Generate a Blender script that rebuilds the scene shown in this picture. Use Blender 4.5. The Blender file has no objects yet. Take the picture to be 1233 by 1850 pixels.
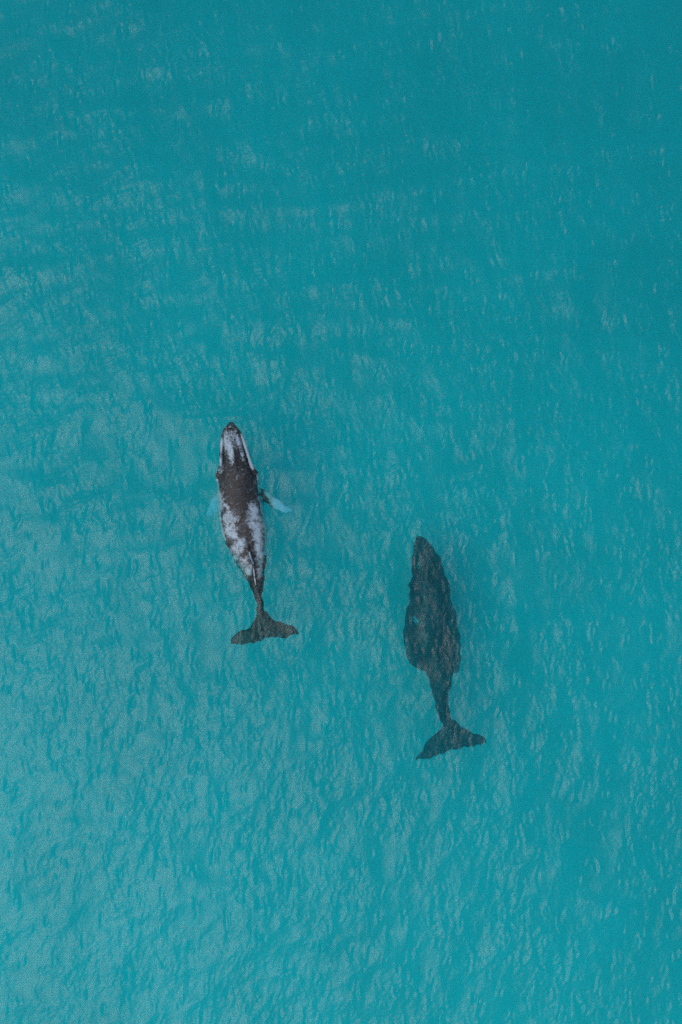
import bpy, bmesh, math
import numpy as np
from mathutils import Vector

S = bpy.context.scene
COL = S.collection

# ------------------------------------------------------------------ camera
CAM_H = 57.6                      # metres above the sea
VIEW_H = 58.7                     # metres of sea from top to bottom of the frame
PXM = 1850.0 / VIEW_H             # photograph pixels per metre at the sea surface
cam = bpy.data.cameras.new('camera')
cam.sensor_fit = 'VERTICAL'
cam.angle = 2 * math.atan(VIEW_H / 2 / CAM_H)
cam.clip_end = 2000
cam_o = bpy.data.objects.new('camera', cam)
cam_o.location = (0, 0, CAM_H)
cam_o.rotation_euler = (0, 0, 0)
COL.objects.link(cam_o)
S.camera = cam_o

# ------------------------------------------------------------------ sky and sun
SUN_EL, SUN_AZ = 60.0, 238.0      # azimuth clockwise from the top of the picture
world = bpy.data.worlds.new('World')
S.world = world
world.use_nodes = True
wn = world.node_tree
sky = wn.nodes.new('ShaderNodeTexSky')
sky.sky_type = 'NISHITA'
sky.sun_disc = False
sky.sun_elevation = math.radians(SUN_EL)
sky.sun_rotation = math.radians(SUN_AZ)
sky.dust_density = 2.0            # hazy, thinly veiled sun
sky.air_density = 1.0
bg = wn.nodes['Background']
wn.links.new(sky.outputs[0], bg.inputs[0])
bg.inputs[1].default_value = 0.13

sun = bpy.data.lights.new('sun', 'SUN')
sun.energy = 0.5
sun.angle = math.radians(56)
sun.color = (1.0, 0.96, 0.91)
sun_o = bpy.data.objects.new('sun', sun)
az, el = math.radians(SUN_AZ), math.radians(SUN_EL)
sdir = Vector((math.sin(az) * math.cos(el), math.cos(az) * math.cos(el), math.sin(el)))
sun_o.rotation_euler = sdir.to_track_quat('Z', 'Y').to_euler()
sun_o.location = sdir * 100
COL.objects.link(sun_o)

S.view_settings.view_transform = 'Standard'
S.view_settings.look = 'None'
S.view_settings.exposure = 0.20
S.view_settings.gamma = 1.0
S.view_settings.use_curve_mapping = False
S.cycles.max_bounces = 6
S.cycles.transparent_max_bounces = 12
S.cycles.diffuse_bounces = 2
S.cycles.glossy_bounces = 4
S.cycles.transmission_bounces = 10
S.cycles.volume_bounces = 2
S.cycles.use_light_tree = False
S.cycles.blur_glossy = 10.0
S.cycles.sample_clamp_indirect = 6.0
S.cycles.use_denoising = False     # the faint noise left reads as camera grain
S.cycles.use_adaptive_sampling = False


# ------------------------------------------------------------------ helpers
def px2w(px, py, z=0.0):
    """Photograph pixel to a point at height z; under water the ray bends, so depth counts for 3/4."""
    d = CAM_H - (z if z > 0 else z / 1.33)
    k = d / CAM_H / PXM
    return np.array(((px - 616.5) * k, (925.0 - py) * k, z))


class N:
    """small node-tree writer"""
    def __init__(self, name):
        self.m = bpy.data.materials.new(name)
        self.m.use_nodes = True
        self.t = self.m.node_tree
        self.t.nodes.clear()
        self.out = self.t.nodes.new('ShaderNodeOutputMaterial')

    def node(self, kind, props=None, **inp):
        n = self.t.nodes.new(kind)
        for k, v in (props or {}).items():
            setattr(n, k, v)
        for k, v in inp.items():
            key = int(k[1:]) if k[0] == 'i' and k[1:].isdigit() else k.replace('_', ' ')
            if isinstance(v, bpy.types.NodeSocket):
                self.t.links.new(v, n.inputs[key])
            else:
                n.inputs[key].default_value = v
        return n

    def math(self, op, a, b=0.0, clamp=False):
        n = self.node('ShaderNodeMath', {'operation': op, 'use_clamp': clamp}, i0=a, i1=b)
        return n.outputs[0]

    def mix(self, f, a, b):
        n = self.t.nodes.new('ShaderNodeMix')
        n.data_type = 'RGBA'
        for s, v in ((n.inputs[0], f), (n.inputs[6], a), (n.inputs[7], b)):
            if isinstance(v, bpy.types.NodeSocket):
                self.t.links.new(v, s)
            else:
                s.default_value = v
        return n.outputs[2]

    def ramp(self, f, lo, hi):
        n = self.node('ShaderNodeMapRange', {'interpolation_type': 'SMOOTHSTEP'}, Value=f)
        n.inputs['From Min'].default_value = lo
        n.inputs['From Max'].default_value = hi
        return n.outputs[0]


def mesh_from_arrays(name, co, quads):
    me = bpy.data.meshes.new(name)
    nv, nf = len(co), len(quads)
    me.vertices.add(nv)
    me.vertices.foreach_set('co', np.ascontiguousarray(co, dtype=np.float32).ravel())
    me.loops.add(nf * 4)
    me.loops.foreach_set('vertex_index', np.ascontiguousarray(quads, dtype=np.int32).ravel())
    me.polygons.add(nf)
    me.polygons.foreach_set('loop_start', np.arange(0, nf * 4, 4, dtype=np.int32))
    me.polygons.foreach_set('use_smooth', np.ones(nf, dtype=bool))
    me.update(calc_edges=True)
    me.validate()
    return me


def link(name, me, mat=None, **props):
    o = bpy.data.objects.new(name, me)
    COL.objects.link(o)
    if mat:
        me.materials.append(mat)
    for k, v in props.items():
        o[k] = v
    return o


# ------------------------------------------------------------------ sea state (directional spectrum, FFT)
TILE, NF = 72.0, 1152             # tile larger than the frame, so nothing repeats in view
rng = np.random.default_rng(11)
kf = np.fft.fftfreq(NF, TILE / NF) * 2 * np.pi
KX, KY = np.meshgrid(kf, kf, indexing='xy')
KK = np.hypot(KX, KY)
KK[0, 0] = 1e-6
TH = np.arctan2(KY, KX)
white = np.fft.fft2(rng.standard_normal((NF, NF)))


def band(l_lo, l_hi, slope, direction, spread, power):
    """A wave band: wavelengths l_lo..l_hi (m), rms slope, heading (deg), spreading exponent."""
    k_lo, k_hi = 2 * np.pi / l_hi, 2 * np.pi / l_lo
    env = 1 / (1 + np.exp(-(np.log(KK / k_lo)) * 9)) / (1 + np.exp((np.log(KK / k_hi)) * 9))
    a = np.abs(np.cos(TH - math.radians(direction))) ** spread
    A = env * a * KK ** (-power) * white
    A[0, 0] = 0
    s2 = np.sum((np.abs(A) * KK) ** 2) / NF ** 4
    return A * (slope / math.sqrt(s2))


def field(A):
    return np.real(np.fft.ifft2(A))


def patches(l_lo, l_hi, direction, spread, seed):
    """Unit-variance smooth noise: where gusts and breaking wavelets are."""
    global white
    keep, white = white, np.fft.fft2(np.random.default_rng(seed).standard_normal((NF, NF)))
    f = field(band(l_lo, l_hi, 1.0, direction, spread, 1.0))
    white = keep
    return f / f.std()


SWELL = (band(5.0, 13.0, 0.030, 70, 2, 2.0)       # low swell rolling up the frame
         + band(0.8, 3.5, 0.022, 84, 8, 2.0)      # short seas with crests across the frame
         + band(1.0, 5.0, 0.090, -32, 0.8, 2.0))  # wind sea
gust = np.clip(0.9 + 0.30 * patches(3.0, 12.0, 30, 0.5, 5), 0.3, 1.7)
steep = np.clip(patches(0.8, 2.6, 10, 0.5, 6) - 0.6, 0, 2.0)
HGT = (field(SWELL)
       + gust * field(band(0.35, 1.1, 0.090, -14, 1.2, 2.0))    # chop
       + steep * field(band(0.25, 0.65, 0.40, -6, 8.0, 1.8))    # scattered steep wavelets
       + gust * field(band(0.125, 0.36, 0.18, -15, 0.5, 1.2))) # ripples
SPEC = np.fft.fft2(HGT)
CHOP = 0.9
LOWP = 1 / (1 + (KK / 14.0) ** 4)
DX = CHOP * np.real(np.fft.ifft2(1j * KX / KK * SPEC * LOWP))
DY = CHOP * np.real(np.fft.ifft2(1j * KY / KK * SPEC * LOWP))


def sample(F, X, Y):
    u = (X / TILE * NF) % NF
    v = (Y / TILE * NF) % NF
    i, j = np.floor(u).astype(int), np.floor(v).astype(int)
    fu, fv = u - i, v - j
    i %= NF
    j %= NF
    i1, j1 = (i + 1) % NF, (j + 1) % NF
    return ((F[j, i] * (1 - fu) + F[j, i1] * fu) * (1 - fv) + (F[j1, i] * (1 - fu) + F[j1, i1] * fu) * fv)


def axis(half, step, far):
    a = list(np.arange(-half, half + 1e-6, step))
    s, x, out = step, half, []
    while x < far:
        s *= 1.25
        x += s
        out.append(x)
    return np.array([-v for v in reversed(out)] + a + out)


# ------------------------------------------------------------------ water: one closed body, waved on top
STEP = 0.0625
ax, ay = axis(23.5, STEP, 330), axis(33.0, STEP, 330)
GX, GY = np.meshgrid(ax, ay, indexing='xy')
fade = np.clip(1.6 - np.maximum(np.abs(GX) / 60, np.abs(GY) / 60), 0, 1)
Z = sample(HGT, GX, GY) * fade
WX = GX + sample(DX, GX, GY) * fade
WY = GY + sample(DY, GX, GY) * fade
# a short steep ripple pushed up ahead of the mottled whale's snout
bx0, by0 = (385 - 616.5) / PXM, (925 - 755) / PXM
bowx = GX - bx0
Z += 0.055 * np.exp(-((GY - by0 - 0.10 * bowx - 0.05 * np.sin(2.1 * bowx)) / 0.16) ** 2) * np.exp(-(bowx / 1.7) ** 4)
ny, nx = GX.shape
top = np.stack([WX, WY, Z], -1).reshape(-1, 3)
idx = np.arange(nx * ny).reshape(ny, nx)
q_top = np.stack([idx[:-1, :-1], idx[:-1, 1:], idx[1:, 1:], idx[1:, :-1]], -1).reshape(-1, 4)
ring = np.concatenate([idx[0, :-1], idx[:-1, -1], idx[-1, :0:-1], idx[:0:-1, 0]])
DEPTH = -30.0
low = top[ring].copy()
low[:, 2] = DEPTH
base = len(top)
lo_i = base + np.arange(len(ring))
nxt = np.roll(np.arange(len(ring)), -1)
q_side = np.stack([ring, lo_i, lo_i[nxt], ring[nxt]], -1)
# floor of the body: a fan of quads to one centre vertex pair by pair
ctr = base + len(ring)
n_r = len(ring)
ii = np.arange(0, n_r - 1, 2)
q_bot = np.stack([np.full(len(ii), ctr), lo_i[(ii + 2) % n_r], lo_i[(ii + 1) % n_r], lo_i[ii]], -1)
co = np.concatenate([top, low, [[0, 0, DEPTH]]])
me_water = mesh_from_arrays('water', co, np.concatenate([q_top, q_side, q_bot]))

w = N('sea_water')
tc = w.node('ShaderNodeTexCoord')
mp = w.node('ShaderNodeMapping', Vector=tc.outputs['Object'], Scale=(1.0, 0.75, 1.0))
n1 = w.node('ShaderNodeTexNoise', Vector=mp.outputs[0], Scale=8.0, Detail=4.0, Roughness=0.65)
bump = w.node('ShaderNodeBump', Strength=1.0, Distance=0.011, Height=n1.outputs[0])
fres = w.node('ShaderNodeFresnel', IOR=1.333, Normal=bump.outputs[0])
gloss = w.node('ShaderNodeBsdfGlossy', Color=(1, 1, 1, 1), Roughness=0.22, Normal=bump.outputs[0])
clear = w.node('ShaderNodeBsdfTransparent')
glass = w.node('ShaderNodeMixShader', i0=fres.outputs[0], i1=clear.outputs[0], i2=gloss.outputs[0])
vol = w.node('ShaderNodeVolumeCoefficients')
vol.inputs['Absorption Coefficients'].default_value = (1.3, 0.0140, 0.0046)   # red is gone within a metre
vol.inputs['Scatter Coefficients'].default_value = (0.012, 0.100, 0.110)       # fine suspended matter
w.t.links.new(glass.outputs[0], w.out.inputs['Surface'])
w.t.links.new(vol.outputs[0], w.out.inputs['Volume'])
link('water', me_water, w.m, kind='structure', label='clear turquoise sea rippled by light wind', category='sea')

# ------------------------------------------------------------------ seabed: pale rippled sand, deeper to the top
bx = np.linspace(-340, 340, 171)
BX, BY = np.meshgrid(bx, bx, indexing='xy')
BZ = -7.0 - 0.045 * np.clip(BY, -60, 60) - 0.02 * np.clip(BX, -60, 60)
BZ += 0.35 * np.sin(BX * 0.11 + 0.6 * np.sin(BY * 0.07)) + 0.3 * np.sin(BY * 0.16 + BX * 0.05)
bidx = np.arange(BX.size).reshape(BX.shape)
bq = np.stack([bidx[:-1, :-1], bidx[:-1, 1:], bidx[1:, 1:], bidx[1:, :-1]], -1).reshape(-1, 4)
me_bed = mesh_from_arrays('seabed', np.stack([BX, BY, BZ], -1).reshape(-1, 3), bq)
b = N('seabed_sand')
tcb = b.node('ShaderNodeTexCoord')
nb = b.node('ShaderNodeTexNoise', Vector=tcb.outputs['Object'], Scale=0.12, Detail=6.0, Roughness=0.6)
cb = b.mix(b.ramp(nb.outputs[0], 0.35, 0.65), (0.76, 0.75, 0.70, 1), (0.88, 0.87, 0.82, 1))
db = b.node('ShaderNodeBsdfDiffuse', Color=cb)
b.t.links.new(db.outputs[0], b.out.inputs['Surface'])
link('seabed', me_bed, b.m, kind='structure', label='pale sandy seabed under the turquoise water', category='seabed')


# ------------------------------------------------------------------ whales
def catmull(P, n):
    P = np.asarray(P, float)
    P = np.vstack([2 * P[0] - P[1], P, 2 * P[-1] - P[-2]])
    out = []
    m = len(P) - 3
    for t in np.linspace(0, m - 1e-9, n):
        i = int(t)
        f = t - i
        a, b_, c, d = P[i:i + 4]
        out.append(0.5 * (2 * b_ + (c - a) * f + (2 * a - 5 * b_ + 4 * c - d) * f * f + (3 * b_ - a - 3 * c + d) * f ** 3))
    return np.array(out)


def loft(bm, rings):
    """Close a stack of equal rings into a solid."""
    vs = [[bm.verts.new(p) for p in r] for r in rings]
    n = len(vs[0])
    for a, c in zip(vs[:-1], vs[1:]):
        for k in range(n):
            bm.faces.new((a[k], a[(k + 1) % n], c[(k + 1) % n], c[k]))
    bm.faces.new(list(reversed(vs[0])))
    bm.faces.new(vs[-1])


def body_loft(bm, rows, n=110, seg=40, expo=2.0):
    """rows: photo row, left edge, right edge, crest height, keel height, height of the widest line."""
    R = catmull(rows, n)
    rings = []
    for py, xl, xr, zt, zb, zm in R:
        zm = min(max(zm, zb + 0.02), zt - 0.02)
        l, r = px2w(xl, py, zm), px2w(xr, py, zm)
        c, hw = (l + r) / 2, max((r[0] - l[0]) / 2, 0.01)
        ring = []
        for k in range(seg):
            a = 2 * math.pi * k / seg
            ca, sa = math.cos(a), math.sin(a)
            u = math.copysign(abs(ca) ** (2 / expo), ca)
            v = math.copysign(abs(sa) ** (2 / expo), sa)
            ring.append((c[0] + hw * u, c[1], zm + (zt - zm) * v if v > 0 else zm + (zm - zb) * v))
        rings.append(ring)
    loft(bm, rings)


def blade_loft(bm, rows, n=40, seg=14, ragged=0.0):
    """rows: leading edge px, py, trailing edge px, py, height, half thickness."""
    R = catmull(rows, n)
    rings = []
    for lx, ly, tx, ty, z, th in R:
        if ragged:                              # nicked, wavy trailing edge
            ty += ragged * (0.9 * math.sin(tx * 0.55) + 0.6 * math.sin(tx * 1.3 + 1.0))
        a, c = px2w(lx, ly, z), px2w(tx, ty, z)
        th = max(th, 0.02)
        ring = []
        for k in range(seg):
            t = 2 * math.pi * k / seg
            f = 0.5 - 0.5 * math.cos(t)
            h = math.sin(t) * th * (1 - 0.55 * f)
            p = a + (c - a) * f
            ring.append((p[0], p[1], p[2] + h))
        rings.append(ring)
    loft(bm, rings)


def knob(bm, px, py, z, r, sq=0.7):
    p = px2w(px, py, z)
    res = bmesh.ops.create_icosphere(bm, subdivisions=2, radius=r)
    for v in res['verts']:
        v.co = Vector((v.co.x + p[0], v.co.y + p[1], v.co.z * sq + p[2]))


def rope(bm, pts, radii, n=40, seg=10):
    """A soft tube along photo points (px, py, height)."""
    R = catmull([(x, y, z, r_) for (x, y, z), r_ in zip(pts, radii)], n)
    W = np.array([px2w(x, y, z) for x, y, z, _ in R])
    T = np.gradient(W, axis=0)
    T /= np.linalg.norm(T, axis=1)[:, None]
    rings = []
    for p, t, rad in zip(W, T, R[:, 3]):
        side = np.cross(t, (0, 0, 1.0))
        side /= np.linalg.norm(side)
        up = np.cross(side, t)
        rings.append([tuple(p + rad * (math.cos(a) * side + math.sin(a) * up)) for a in np.linspace(0, 2 * math.pi, seg, endpoint=False)])
    loft(bm, rings)


def finish_body(name, bm, voxel, smooth, wobble=0.045):
    """Fuse the lofts into one continuous skin."""
    bmesh.ops.recalc_face_normals(bm, faces=bm.faces)
    me = bpy.data.meshes.new(name + '_rough')
    bm.to_mesh(me)
    bm.free()
    tmp = bpy.data.objects.new(name + '_rough', me)
    COL.objects.link(tmp)
    rm = tmp.modifiers.new('r', 'REMESH')
    rm.mode = 'VOXEL'
    rm.voxel_size = voxel
    sm = tmp.modifiers.new('s', 'SMOOTH')
    sm.factor = 0.5
    sm.iterations = smooth
    dg = bpy.context.evaluated_depsgraph_get()
    ev = tmp.evaluated_get(dg)
    res = bpy.data.meshes.new_from_object(ev)
    bpy.data.objects.remove(tmp)
    bpy.data.meshes.remove(me)
    res.name = name
    # refraction wobble of the submerged outline, put into the mesh shape
    co = np.empty(len(res.vertices) * 3, np.float32)
    res.vertices.foreach_get('co', co)
    co = co.reshape(-1, 3)
    amp = wobble * np.clip((-0.15 - co[:, 2]) / 0.5, 0, 1)
    x, y = co[:, 0].copy(), co[:, 1].copy()
    co[:, 0] += amp * (np.sin(4.3 * y + 1.3 * x) + 0.8 * np.sin(8.9 * y - 2.1 * x + 1.0) + 0.2 * np.sin(15.0 * y + 2.0))
    co[:, 1] += amp * (np.sin(3.9 * x + 1.1 * y + 0.5) + 0.8 * np.sin(8.1 * x - 1.7 * y) + 0.2 * np.sin(14.0 * x + 1.0))
    res.vertices.foreach_set('co', co.ravel())
    res.update()
    res.polygons.foreach_set('use_smooth', np.ones(len(res.polygons), dtype=bool))
    return res


def paint_mask(me, name, blobs, lines):
    """Pale skin marks as a smooth field on the skin (the material breaks it up)."""
    n = len(me.vertices)
    co = np.empty(n * 3, np.float32)
    me.vertices.foreach_get('co', co)
    co = co.reshape(-1, 3)
    k = (CAM_H - np.where(co[:, 2] > 0, co[:, 2], co[:, 2] / 1.33)) / CAM_H / PXM
    X, Y = co[:, 0] / k + 616.5, 925 - co[:, 1] / k
    f = np.zeros(n)
    for cx, cy, rx, ry, ang, val in blobs:
        a = math.radians(ang)
        dx, dy = X - cx, Y - cy
        u, v = dx * math.cos(a) + dy * math.sin(a), -dx * math.sin(a) + dy * math.cos(a)
        d = np.sqrt((u / rx) ** 2 + (v / ry) ** 2)
        f = np.maximum(f, val * np.clip(1.45 - 0.75 * d, 0, 1))
    for pts, wd, val in lines:
        P = catmull(pts, 40)
        d = np.full(n, 1e9)
        for p in P:
            d = np.minimum(d, (X - p[0]) ** 2 + (Y - p[1]) ** 2)
        f = np.maximum(f, val * np.clip(1.5 - 0.75 * np.sqrt(d) / wd, 0, 1))
    at = me.attributes.new(name, 'FLOAT', 'POINT')
    at.data.foreach_set('value', f.astype(np.float32))


def whale_skin(name, dark, mid, pale, rough):
    m = N(name)
    tc = m.node('ShaderNodeTexCoord').outputs['Object']
    at = m.node('ShaderNodeAttribute', {'attribute_name': 'pale'}).outputs['Fac']
    big = m.node('ShaderNodeTexNoise', Vector=tc, Scale=3.6, Detail=9.0, Roughness=0.72, Distortion=0.9).outputs[0]
    fine = m.node('ShaderNodeTexNoise', Vector=tc, Scale=9.0, Detail=6.0, Roughness=0.75).outputs[0]
    grain = m.node('ShaderNodeTexNoise', Vector=tc, Scale=21.0, Detail=3.0, Roughness=0.7).outputs[0]
    skin = m.mix(m.ramp(m.math('ADD', m.math('MULTIPLY', fine, 0.6), m.math('MULTIPLY', big, 0.4)), 0.38, 0.62), dark, mid)
    val = m.math('ADD', m.math('MULTIPLY', at, 0.85), m.math('ADD', m.math('MULTIPLY', m.math('SUBTRACT', big, 0.5), 1.6),
                 m.math('ADD', m.math('MULTIPLY', m.math('SUBTRACT', fine, 0.5), 0.9), m.math('MULTIPLY', m.math('SUBTRACT', grain, 0.5), 0.5))))
    f = m.math('MULTIPLY', m.ramp(val, 0.30, 0.85), m.ramp(at, 0.05, 0.3))
    fleck = m.node('ShaderNodeTexNoise', Vector=tc, Scale=6.5, Detail=7.0, Roughness=0.8, Distortion=0.4).outputs[0]
    skin = m.mix(m.math('MULTIPLY', m.ramp(fleck, 0.53, 0.70), 0.42), skin, pale)
    col = m.mix(f, skin, m.mix(m.ramp(grain, 0.3, 0.7), tuple(0.7 * v for v in pale[:3]) + (1,), pale))
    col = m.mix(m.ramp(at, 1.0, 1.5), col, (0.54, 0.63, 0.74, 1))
    bp = m.node('ShaderNodeBump', Strength=0.6, Distance=0.03, Height=fine)
    bs = m.node('ShaderNodeBsdfPrincipled', Base_Color=col, Roughness=rough, IOR=1.4, Normal=bp.outputs[0])
    m.t.links.new(bs.outputs[0], m.out.inputs['Surface'])
    return m.m


# --- the mottled whale with its back out of the water
bm = bmesh.new()
#        row   left   right  crest  keel   widest
trunk = [(762, 414.5, 420.5, 0.04, -0.30, -0.10),
         (768, 409.5, 425, 0.04, -0.55, -0.12),
         (780, 402, 434, 0.02, -0.90, -0.16),
         (800, 398, 443, 0.00, -1.30, -0.20),
         (820, 396.5, 450, 0.02, -1.65, -0.24),
         (840, 396, 456, 0.14, -1.90, -0.30),
         (856, 393, 464, 0.40, -2.05, -0.32),
         (866, 391.5, 466, 0.48, -2.15, -0.38),
         (885, 393, 468, 0.52, -2.25, -0.45),
         (910, 393.5, 474, 0.47, -2.25, -0.45),
         (940, 396, 480, 0.40, -2.20, -0.40),
         (960, 400, 482, 0.35, -2.10, -0.36),
         (985, 409, 481.5, 0.29, -1.95, -0.32),
         (1005, 419, 481, 0.24, -1.75, -0.32),
         (1025, 431, 480, 0.17, -1.55, -0.34),
         (1045, 443, 477, 0.08, -1.35, -0.36),
         (1062, 453, 475, 0.00, -1.15, -0.38),
         (1080, 460.5, 474.5, -0.12, -1.05, -0.45),
         (1098, 462.5, 475.5, -0.26, -1.00, -0.56),
         (1112, 463, 477, -0.42, -0.95, -0.64),
         (1126, 462, 480, -0.52, -0.86, -0.68)]
body_loft(bm, trunk, expo=2.15)
rostrum = [(765, 414, 421, 0.20, -0.2, 0.02),
           (771, 409.5, 426, 0.30, -0.2, 0.05),
           (790, 406, 434, 0.38, -0.2, 0.10),
           (810, 406, 439, 0.43, -0.2, 0.12),
           (830, 406, 445, 0.50, -0.2, 0.14),
           (846, 405, 451, 0.56, -0.2, 0.12),
           (862, 403, 457, 0.57, -0.2, 0.05),
           (885, 408, 454, 0.54, -0.2, 0.0),
           (905, 420, 448, 0.40, -0.2, 0.0)]
body_loft(bm, rostrum, n=70, expo=2.8)
body_loft(bm, [(768, 416, 419, 0.34, 0.0, 0.2), (800, 418, 424, 0.49, 0.0, 0.2), (826, 420, 429, 0.60, 0.0, 0.2),
               (842, 421, 434, 0.68, 0.0, 0.2), (852, 424, 434, 0.60, 0.0, 0.2), (862, 426, 434, 0.4, 0.0, 0.2)], n=40, seg=20)
# lips of the lower jaw, standing outside the rostrum with a groove between
rope(bm, [(421, 768, 0.06), (430, 777, 0.13), (437, 790, 0.14), (443, 806, 0.14), (448, 822, 0.14), (453, 838, 0.12), (460, 852, 0.05)],
     [0.05, 0.08, 0.10, 0.10, 0.10, 0.11, 0.12])
rope(bm, [(413, 768, 0.06), (406, 776, 0.13), (403, 788, 0.13), (400, 806, 0.12), (399, 822, 0.12), (399, 838, 0.10), (396, 852, 0.03)],
     [0.05, 0.08, 0.10, 0.10, 0.10, 0.11, 0.12])
for px_, py_, z_, r_ in [(395, 858, -0.04, 0.2), (461, 855, -0.02, 0.2), (395, 866, -0.12, 0.20), (463, 863, -0.12, 0.2)]:
    knob(bm, px_, py_, z_, r_)
tub = np.random.default_rng(4)
for i in range(16):
    t = i / 15
    py_ = 772 + t * 62
    c_ = 417 + t * 10
    for sx in (-1, 0, 1):
        knob(bm, c_ + sx * (7 + 9 * t) + tub.normal(0, 1.0), py_ + tub.normal(0, 1.5),
             (0.36 + 0.14 * t) if sx == 0 else (0.32 + 0.10 * t), 0.055 + 0.025 * tub.random())
# back ridge and small hooked dorsal fin
body_loft(bm, [(985, 446, 450, 0.34, 0.0, 0.2), (998, 449, 453, 0.46, 0.0, 0.2), (1010, 452.5, 456, 0.60, 0.0, 0.2),
               (1017, 455, 458.5, 0.52, 0.0, 0.15), (1024, 457, 461, 0.28, 0.0, 0.1), (1050, 460, 464, 0.13, -0.2, -0.1),
               (1072, 465, 469, 0.00, -0.4, -0.2), (1090, 467, 471, -0.12, -0.4, -0.25)], n=70, seg=16)
fluke = [(416, 1161, 417, 1165, -0.42, 0.02), (421, 1150, 424, 1166, -0.36, 0.05), (430, 1144, 436, 1167, -0.30, 0.08),
         (443, 1137, 447, 1166, -0.24, 0.11), (455, 1129, 456, 1163, -0.20, 0.15), (463, 1115, 463, 1160, -0.22, 0.19),
         (470, 1104, 467, 1158, -0.24, 0.22), (478, 1105, 476, 1157, -0.22, 0.19), (487, 1114, 488, 1153, -0.20, 0.15),
         (500, 1121, 502, 1154, -0.22, 0.11), (514, 1126, 515, 1153, -0.26, 0.09), (528, 1132, 529, 1150, -0.30, 0.07),
         (537, 1139, 537, 1149, -0.36, 0.04), (542, 1145, 541, 1147, -0.42, 0.02)]
fluke = [(a_, b_, c_, d_, z_ - 0.40, t_) for a_, b_, c_, d_, z_, t_ in fluke]
blade_loft(bm, fluke, n=110, ragged=1.0)
blade_loft(bm, [(462, 878, 464, 907, -0.68, 0.17), (472, 881, 474, 909, -0.56, 0.15), (482, 886, 483, 912, -0.46, 0.12),
                (493, 893, 492, 917, -0.40, 0.10), (505, 903, 503, 923, -0.40, 0.08), (516, 912, 515, 927, -0.46, 0.06),
                (527, 922, 525, 927, -0.58, 0.03)], n=40)
blade_loft(bm, [(401, 874, 403, 914, -0.75, 0.18), (392, 884, 397, 922, -0.66, 0.16), (385, 896, 391, 928, -0.62, 0.13),
                (379, 909, 387, 932, -0.68, 0.10), (373, 921, 381, 935, -1.05, 0.07), (368, 932, 373, 938, -1.3, 0.03)], n=40)
for v in bm.verts:
    v.co.z -= 0.12
me1 = finish_body('whale', bm, 0.036, 2)
paint_mask(me1, 'pale',
           [(416, 813, 5, 19, -8, 1.0), (408, 797, 3, 20, 0, .85), (418, 788, 12, 11, 0, .68), (431, 797, 5, 14, -15, .8),
            (437, 815, 4, 20, -14, .7), (424, 800, 8, 12, 0, .6), (428, 862, 5, 4, 0, .45), (399, 850, 4, 6, 20, .75),
            (401, 806, 3, 12, 0, 1.0), (400, 834, 3.5, 9, 0, .98), (409, 914, 6, 3.5, 35, .9),
            (414, 938, 15, 14, 0, .78), (416, 956, 12, 16, 0, .8), (425, 967, 5, 8, 0, .95), (431, 987, 11, 18, 20, .82),
            (424, 1003, 14, 12, 20, .75), (440, 1018, 10, 12, 20, .78), (449, 1031, 7, 11, 20, .9),
            (458, 922, 10, 14, -20, .8), (462, 942, 13, 18, -10, .8), (467, 965, 10, 18, 0, .9), (469, 987, 8, 16, 0, .95),
            (470, 1007, 7, 18, 0, .8), (470, 1032, 6, 18, 0, .62),
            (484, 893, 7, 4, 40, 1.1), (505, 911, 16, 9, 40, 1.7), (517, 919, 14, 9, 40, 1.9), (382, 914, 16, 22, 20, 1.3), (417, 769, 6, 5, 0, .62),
            (468, 1135, 3, 12, 10, .4)],
           [([(438, 785), (444, 805), (450, 825), (456, 846)], 2.6, 1.05),
            ([(391, 868), (393, 885), (395, 905), (395, 925), (398, 950), (405, 975)], 3.2, 1.05),
            ([(466, 858), (467, 872), (469, 890)], 1.8, .95),
            ([(470, 898), (476, 925), (481, 950), (482, 975), (480, 1000)], 3.0, 1.05),
            ([(451, 998), (454, 1008), (458, 1018)], 1.2, 1.2), ([(458, 1027), (460, 1040), (462, 1056)], 0.9, .9)])
me1.materials.append(whale_skin('mottled_whale_skin', (0.008, 0.008, 0.008, 1), (0.050, 0.047, 0.043, 1), (0.50, 0.61, 0.65, 1), 0.42))
link('humpback_whale', me1, None, label='dark humpback whale with mottled white back breaking the surface, left of the other', category='whale')

# --- the darker whale swimming just under the surface
bm = bmesh.new()
SINK = -1.1
trunk = [(968, 758, 764, -0.85, -1.0, -0.92),
         (974, 753, 771, -0.68, -1.3, -0.95),
         (985, 750, 781, -0.58, -1.6, -1.00),
         (1000, 747, 791, -0.52, -1.9, -1.05),
         (1020, 746, 800, -0.46, -2.2, -1.10),
         (1040, 745, 807, -0.40, -2.5, -1.15),
         (1060, 743, 813, -0.34, -2.7, -1.20),
         (1080, 741, 817, -0.30, -2.9, -1.25),
         (1110, 738, 821, -0.28, -3.0, -1.25),
         (1140, 738, 824, -0.28, -3.0, -1.25),
         (1170, 744, 826, -0.32, -2.9, -1.25),
         (1195, 756, 825, -0.38, -2.7, -1.25),
         (1215, 769, 822, -0.44, -2.5, -1.22),
         (1240, 779, 817, -0.54, -2.3, -1.20),
         (1262, 786, 813, -0.64, -2.1, -1.18),
         (1282, 789, 813, -0.62, -1.85, -1.15),
         (1298, 796, 817, -0.72, -1.6, -1.12),
         (1312, 802, 823, -0.82, -1.4, -1.10),
         (1330, 806, 826, -0.98, -1.25, -1.10)]
sink = lambda rows, cols: [tuple(v + SINK if i in cols else v for i, v in enumerate(row)) for row in rows]
body_loft(bm, sink(trunk, (3, 4, 5)), expo=2.15)
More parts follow.
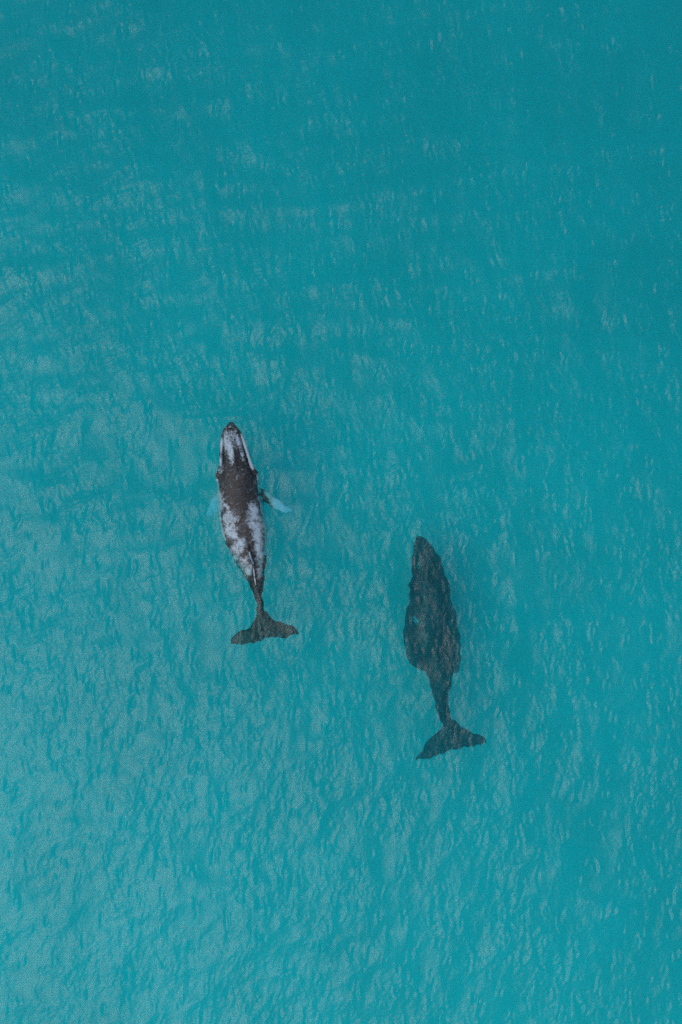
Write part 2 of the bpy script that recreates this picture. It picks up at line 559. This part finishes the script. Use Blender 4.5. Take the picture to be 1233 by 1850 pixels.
body_loft(bm, sink([(971, 759, 764, -0.72, -1.1, -0.9), (985, 755, 776, -0.50, -1.1, -0.75), (1005, 753, 786, -0.42, -1.1, -0.7),
               (1030, 753, 794, -0.34, -1.1, -0.65), (1050, 754, 800, -0.28, -1.1, -0.62), (1080, 757, 802, -0.27, -1.1, -0.6),
               (1110, 764, 798, -0.30, -1.1, -0.7), (1135, 775, 790, -0.5, -1.1, -0.8)], (3, 4, 5)), n=70, expo=2.6)
body_loft(bm, sink([(1015, 766, 770, -0.40, -1, -0.6), (1035, 769, 777, -0.24, -1, -0.6), (1050, 771, 782, -0.16, -1, -0.6),
                    (1062, 773, 782, -0.26, -1, -0.6), (1072, 774, 781, -0.45, -1, -0.6)], (3, 4, 5)), n=40, seg=20)
body_loft(bm, sink([(1165, 787, 791, -0.40, -1, -0.6), (1185, 789, 793, -0.18, -1, -0.6), (1195, 791, 795, -0.22, -1, -0.6),
               (1205, 793, 798, -0.44, -1, -0.7), (1260, 797, 802, -0.60, -1.3, -0.9), (1295, 805, 810, -0.78, -1.3, -1.0)], (3, 4, 5)), n=60, seg=16)
for px_, py_, z_, r_ in [(747, 1058, -1.1, 0.22), (809, 1060, -1.1, 0.22)]:
    knob(bm, px_, py_, z_ + SINK, r_)
for i in range(14):
    t = i / 13
    for sx in (-1, 0, 1):
        knob(bm, 763 + 13 * t + sx * (5 + 10 * t) + tub.normal(0, 1), 978 + 60 * t + tub.normal(0, 1.5),
             -0.54 + 0.17 * t - 0.04 * abs(sx) + SINK, 0.055 + 0.025 * tub.random())
fluke2 = [(753, 1377, 756, 1379, -1.60, 0.02), (759, 1366, 768, 1377, -1.52, 0.05), (767, 1354, 780, 1374, -1.40, 0.08),
          (775, 1341, 790, 1371, -1.28, 0.11), (786, 1331, 798, 1368, -1.18, 0.15), (799, 1321, 807, 1365, -1.12, 0.19),
          (806, 1304, 816, 1359, -1.08, 0.22), (821, 1303, 824, 1358, -1.08, 0.19), (832, 1312, 836, 1358, -1.10, 0.15),
          (845, 1321, 848, 1355, -1.14, 0.11), (860, 1327, 862, 1352, -1.20, 0.09), (873, 1332, 873, 1349, -1.28, 0.06),
          (883, 1341, 883, 1345, -1.36, 0.02)]
blade_loft(bm, sink(fluke2, (4,)), n=110, ragged=1.0)
# flippers swept back along the flanks
blade_loft(bm, sink([(760, 1062, 768, 1112, -1.35, 0.20), (745, 1078, 762, 1128, -1.35, 0.18), (735, 1108, 760, 1155, -1.38, 0.15),
                (730, 1142, 758, 1180, -1.42, 0.12), (732, 1172, 762, 1199, -1.48, 0.10), (740, 1197, 768, 1212, -1.55, 0.07),
                (752, 1212, 774, 1217, -1.62, 0.03)], (4,)), n=40)
blade_loft(bm, sink([(806, 1070, 798, 1118, -1.4, 0.20), (818, 1088, 803, 1135, -1.5, 0.18), (828, 1118, 806, 1160, -1.7, 0.14),
                (834, 1155, 808, 1185, -1.9, 0.12), (836, 1188, 814, 1207, -2.1, 0.09), (832, 1216, 822, 1222, -2.3, 0.03)], (4,)), n=40)
me2 = finish_body('whale', bm, 0.04, 2, 0.034)
paint_mask(me2, 'pale', [(752, 1122, 4, 8, -25, .72), (757, 1020, 5, 12, 0, .45), (790, 1120, 4, 8, 0, .45), (815, 1140, 4, 20, 0, .4),
                         (770, 1160, 14, 14, 0, .35)], [])
me2.materials.append(whale_skin('dark_whale_skin', (0.006, 0.010, 0.016, 1), (0.026, 0.034, 0.048, 1), (0.50, 0.54, 0.58, 1), 0.45))
link('humpback_whale', me2, None, label='plain dark whale swimming fully under the water, right of the mottled one', category='whale')
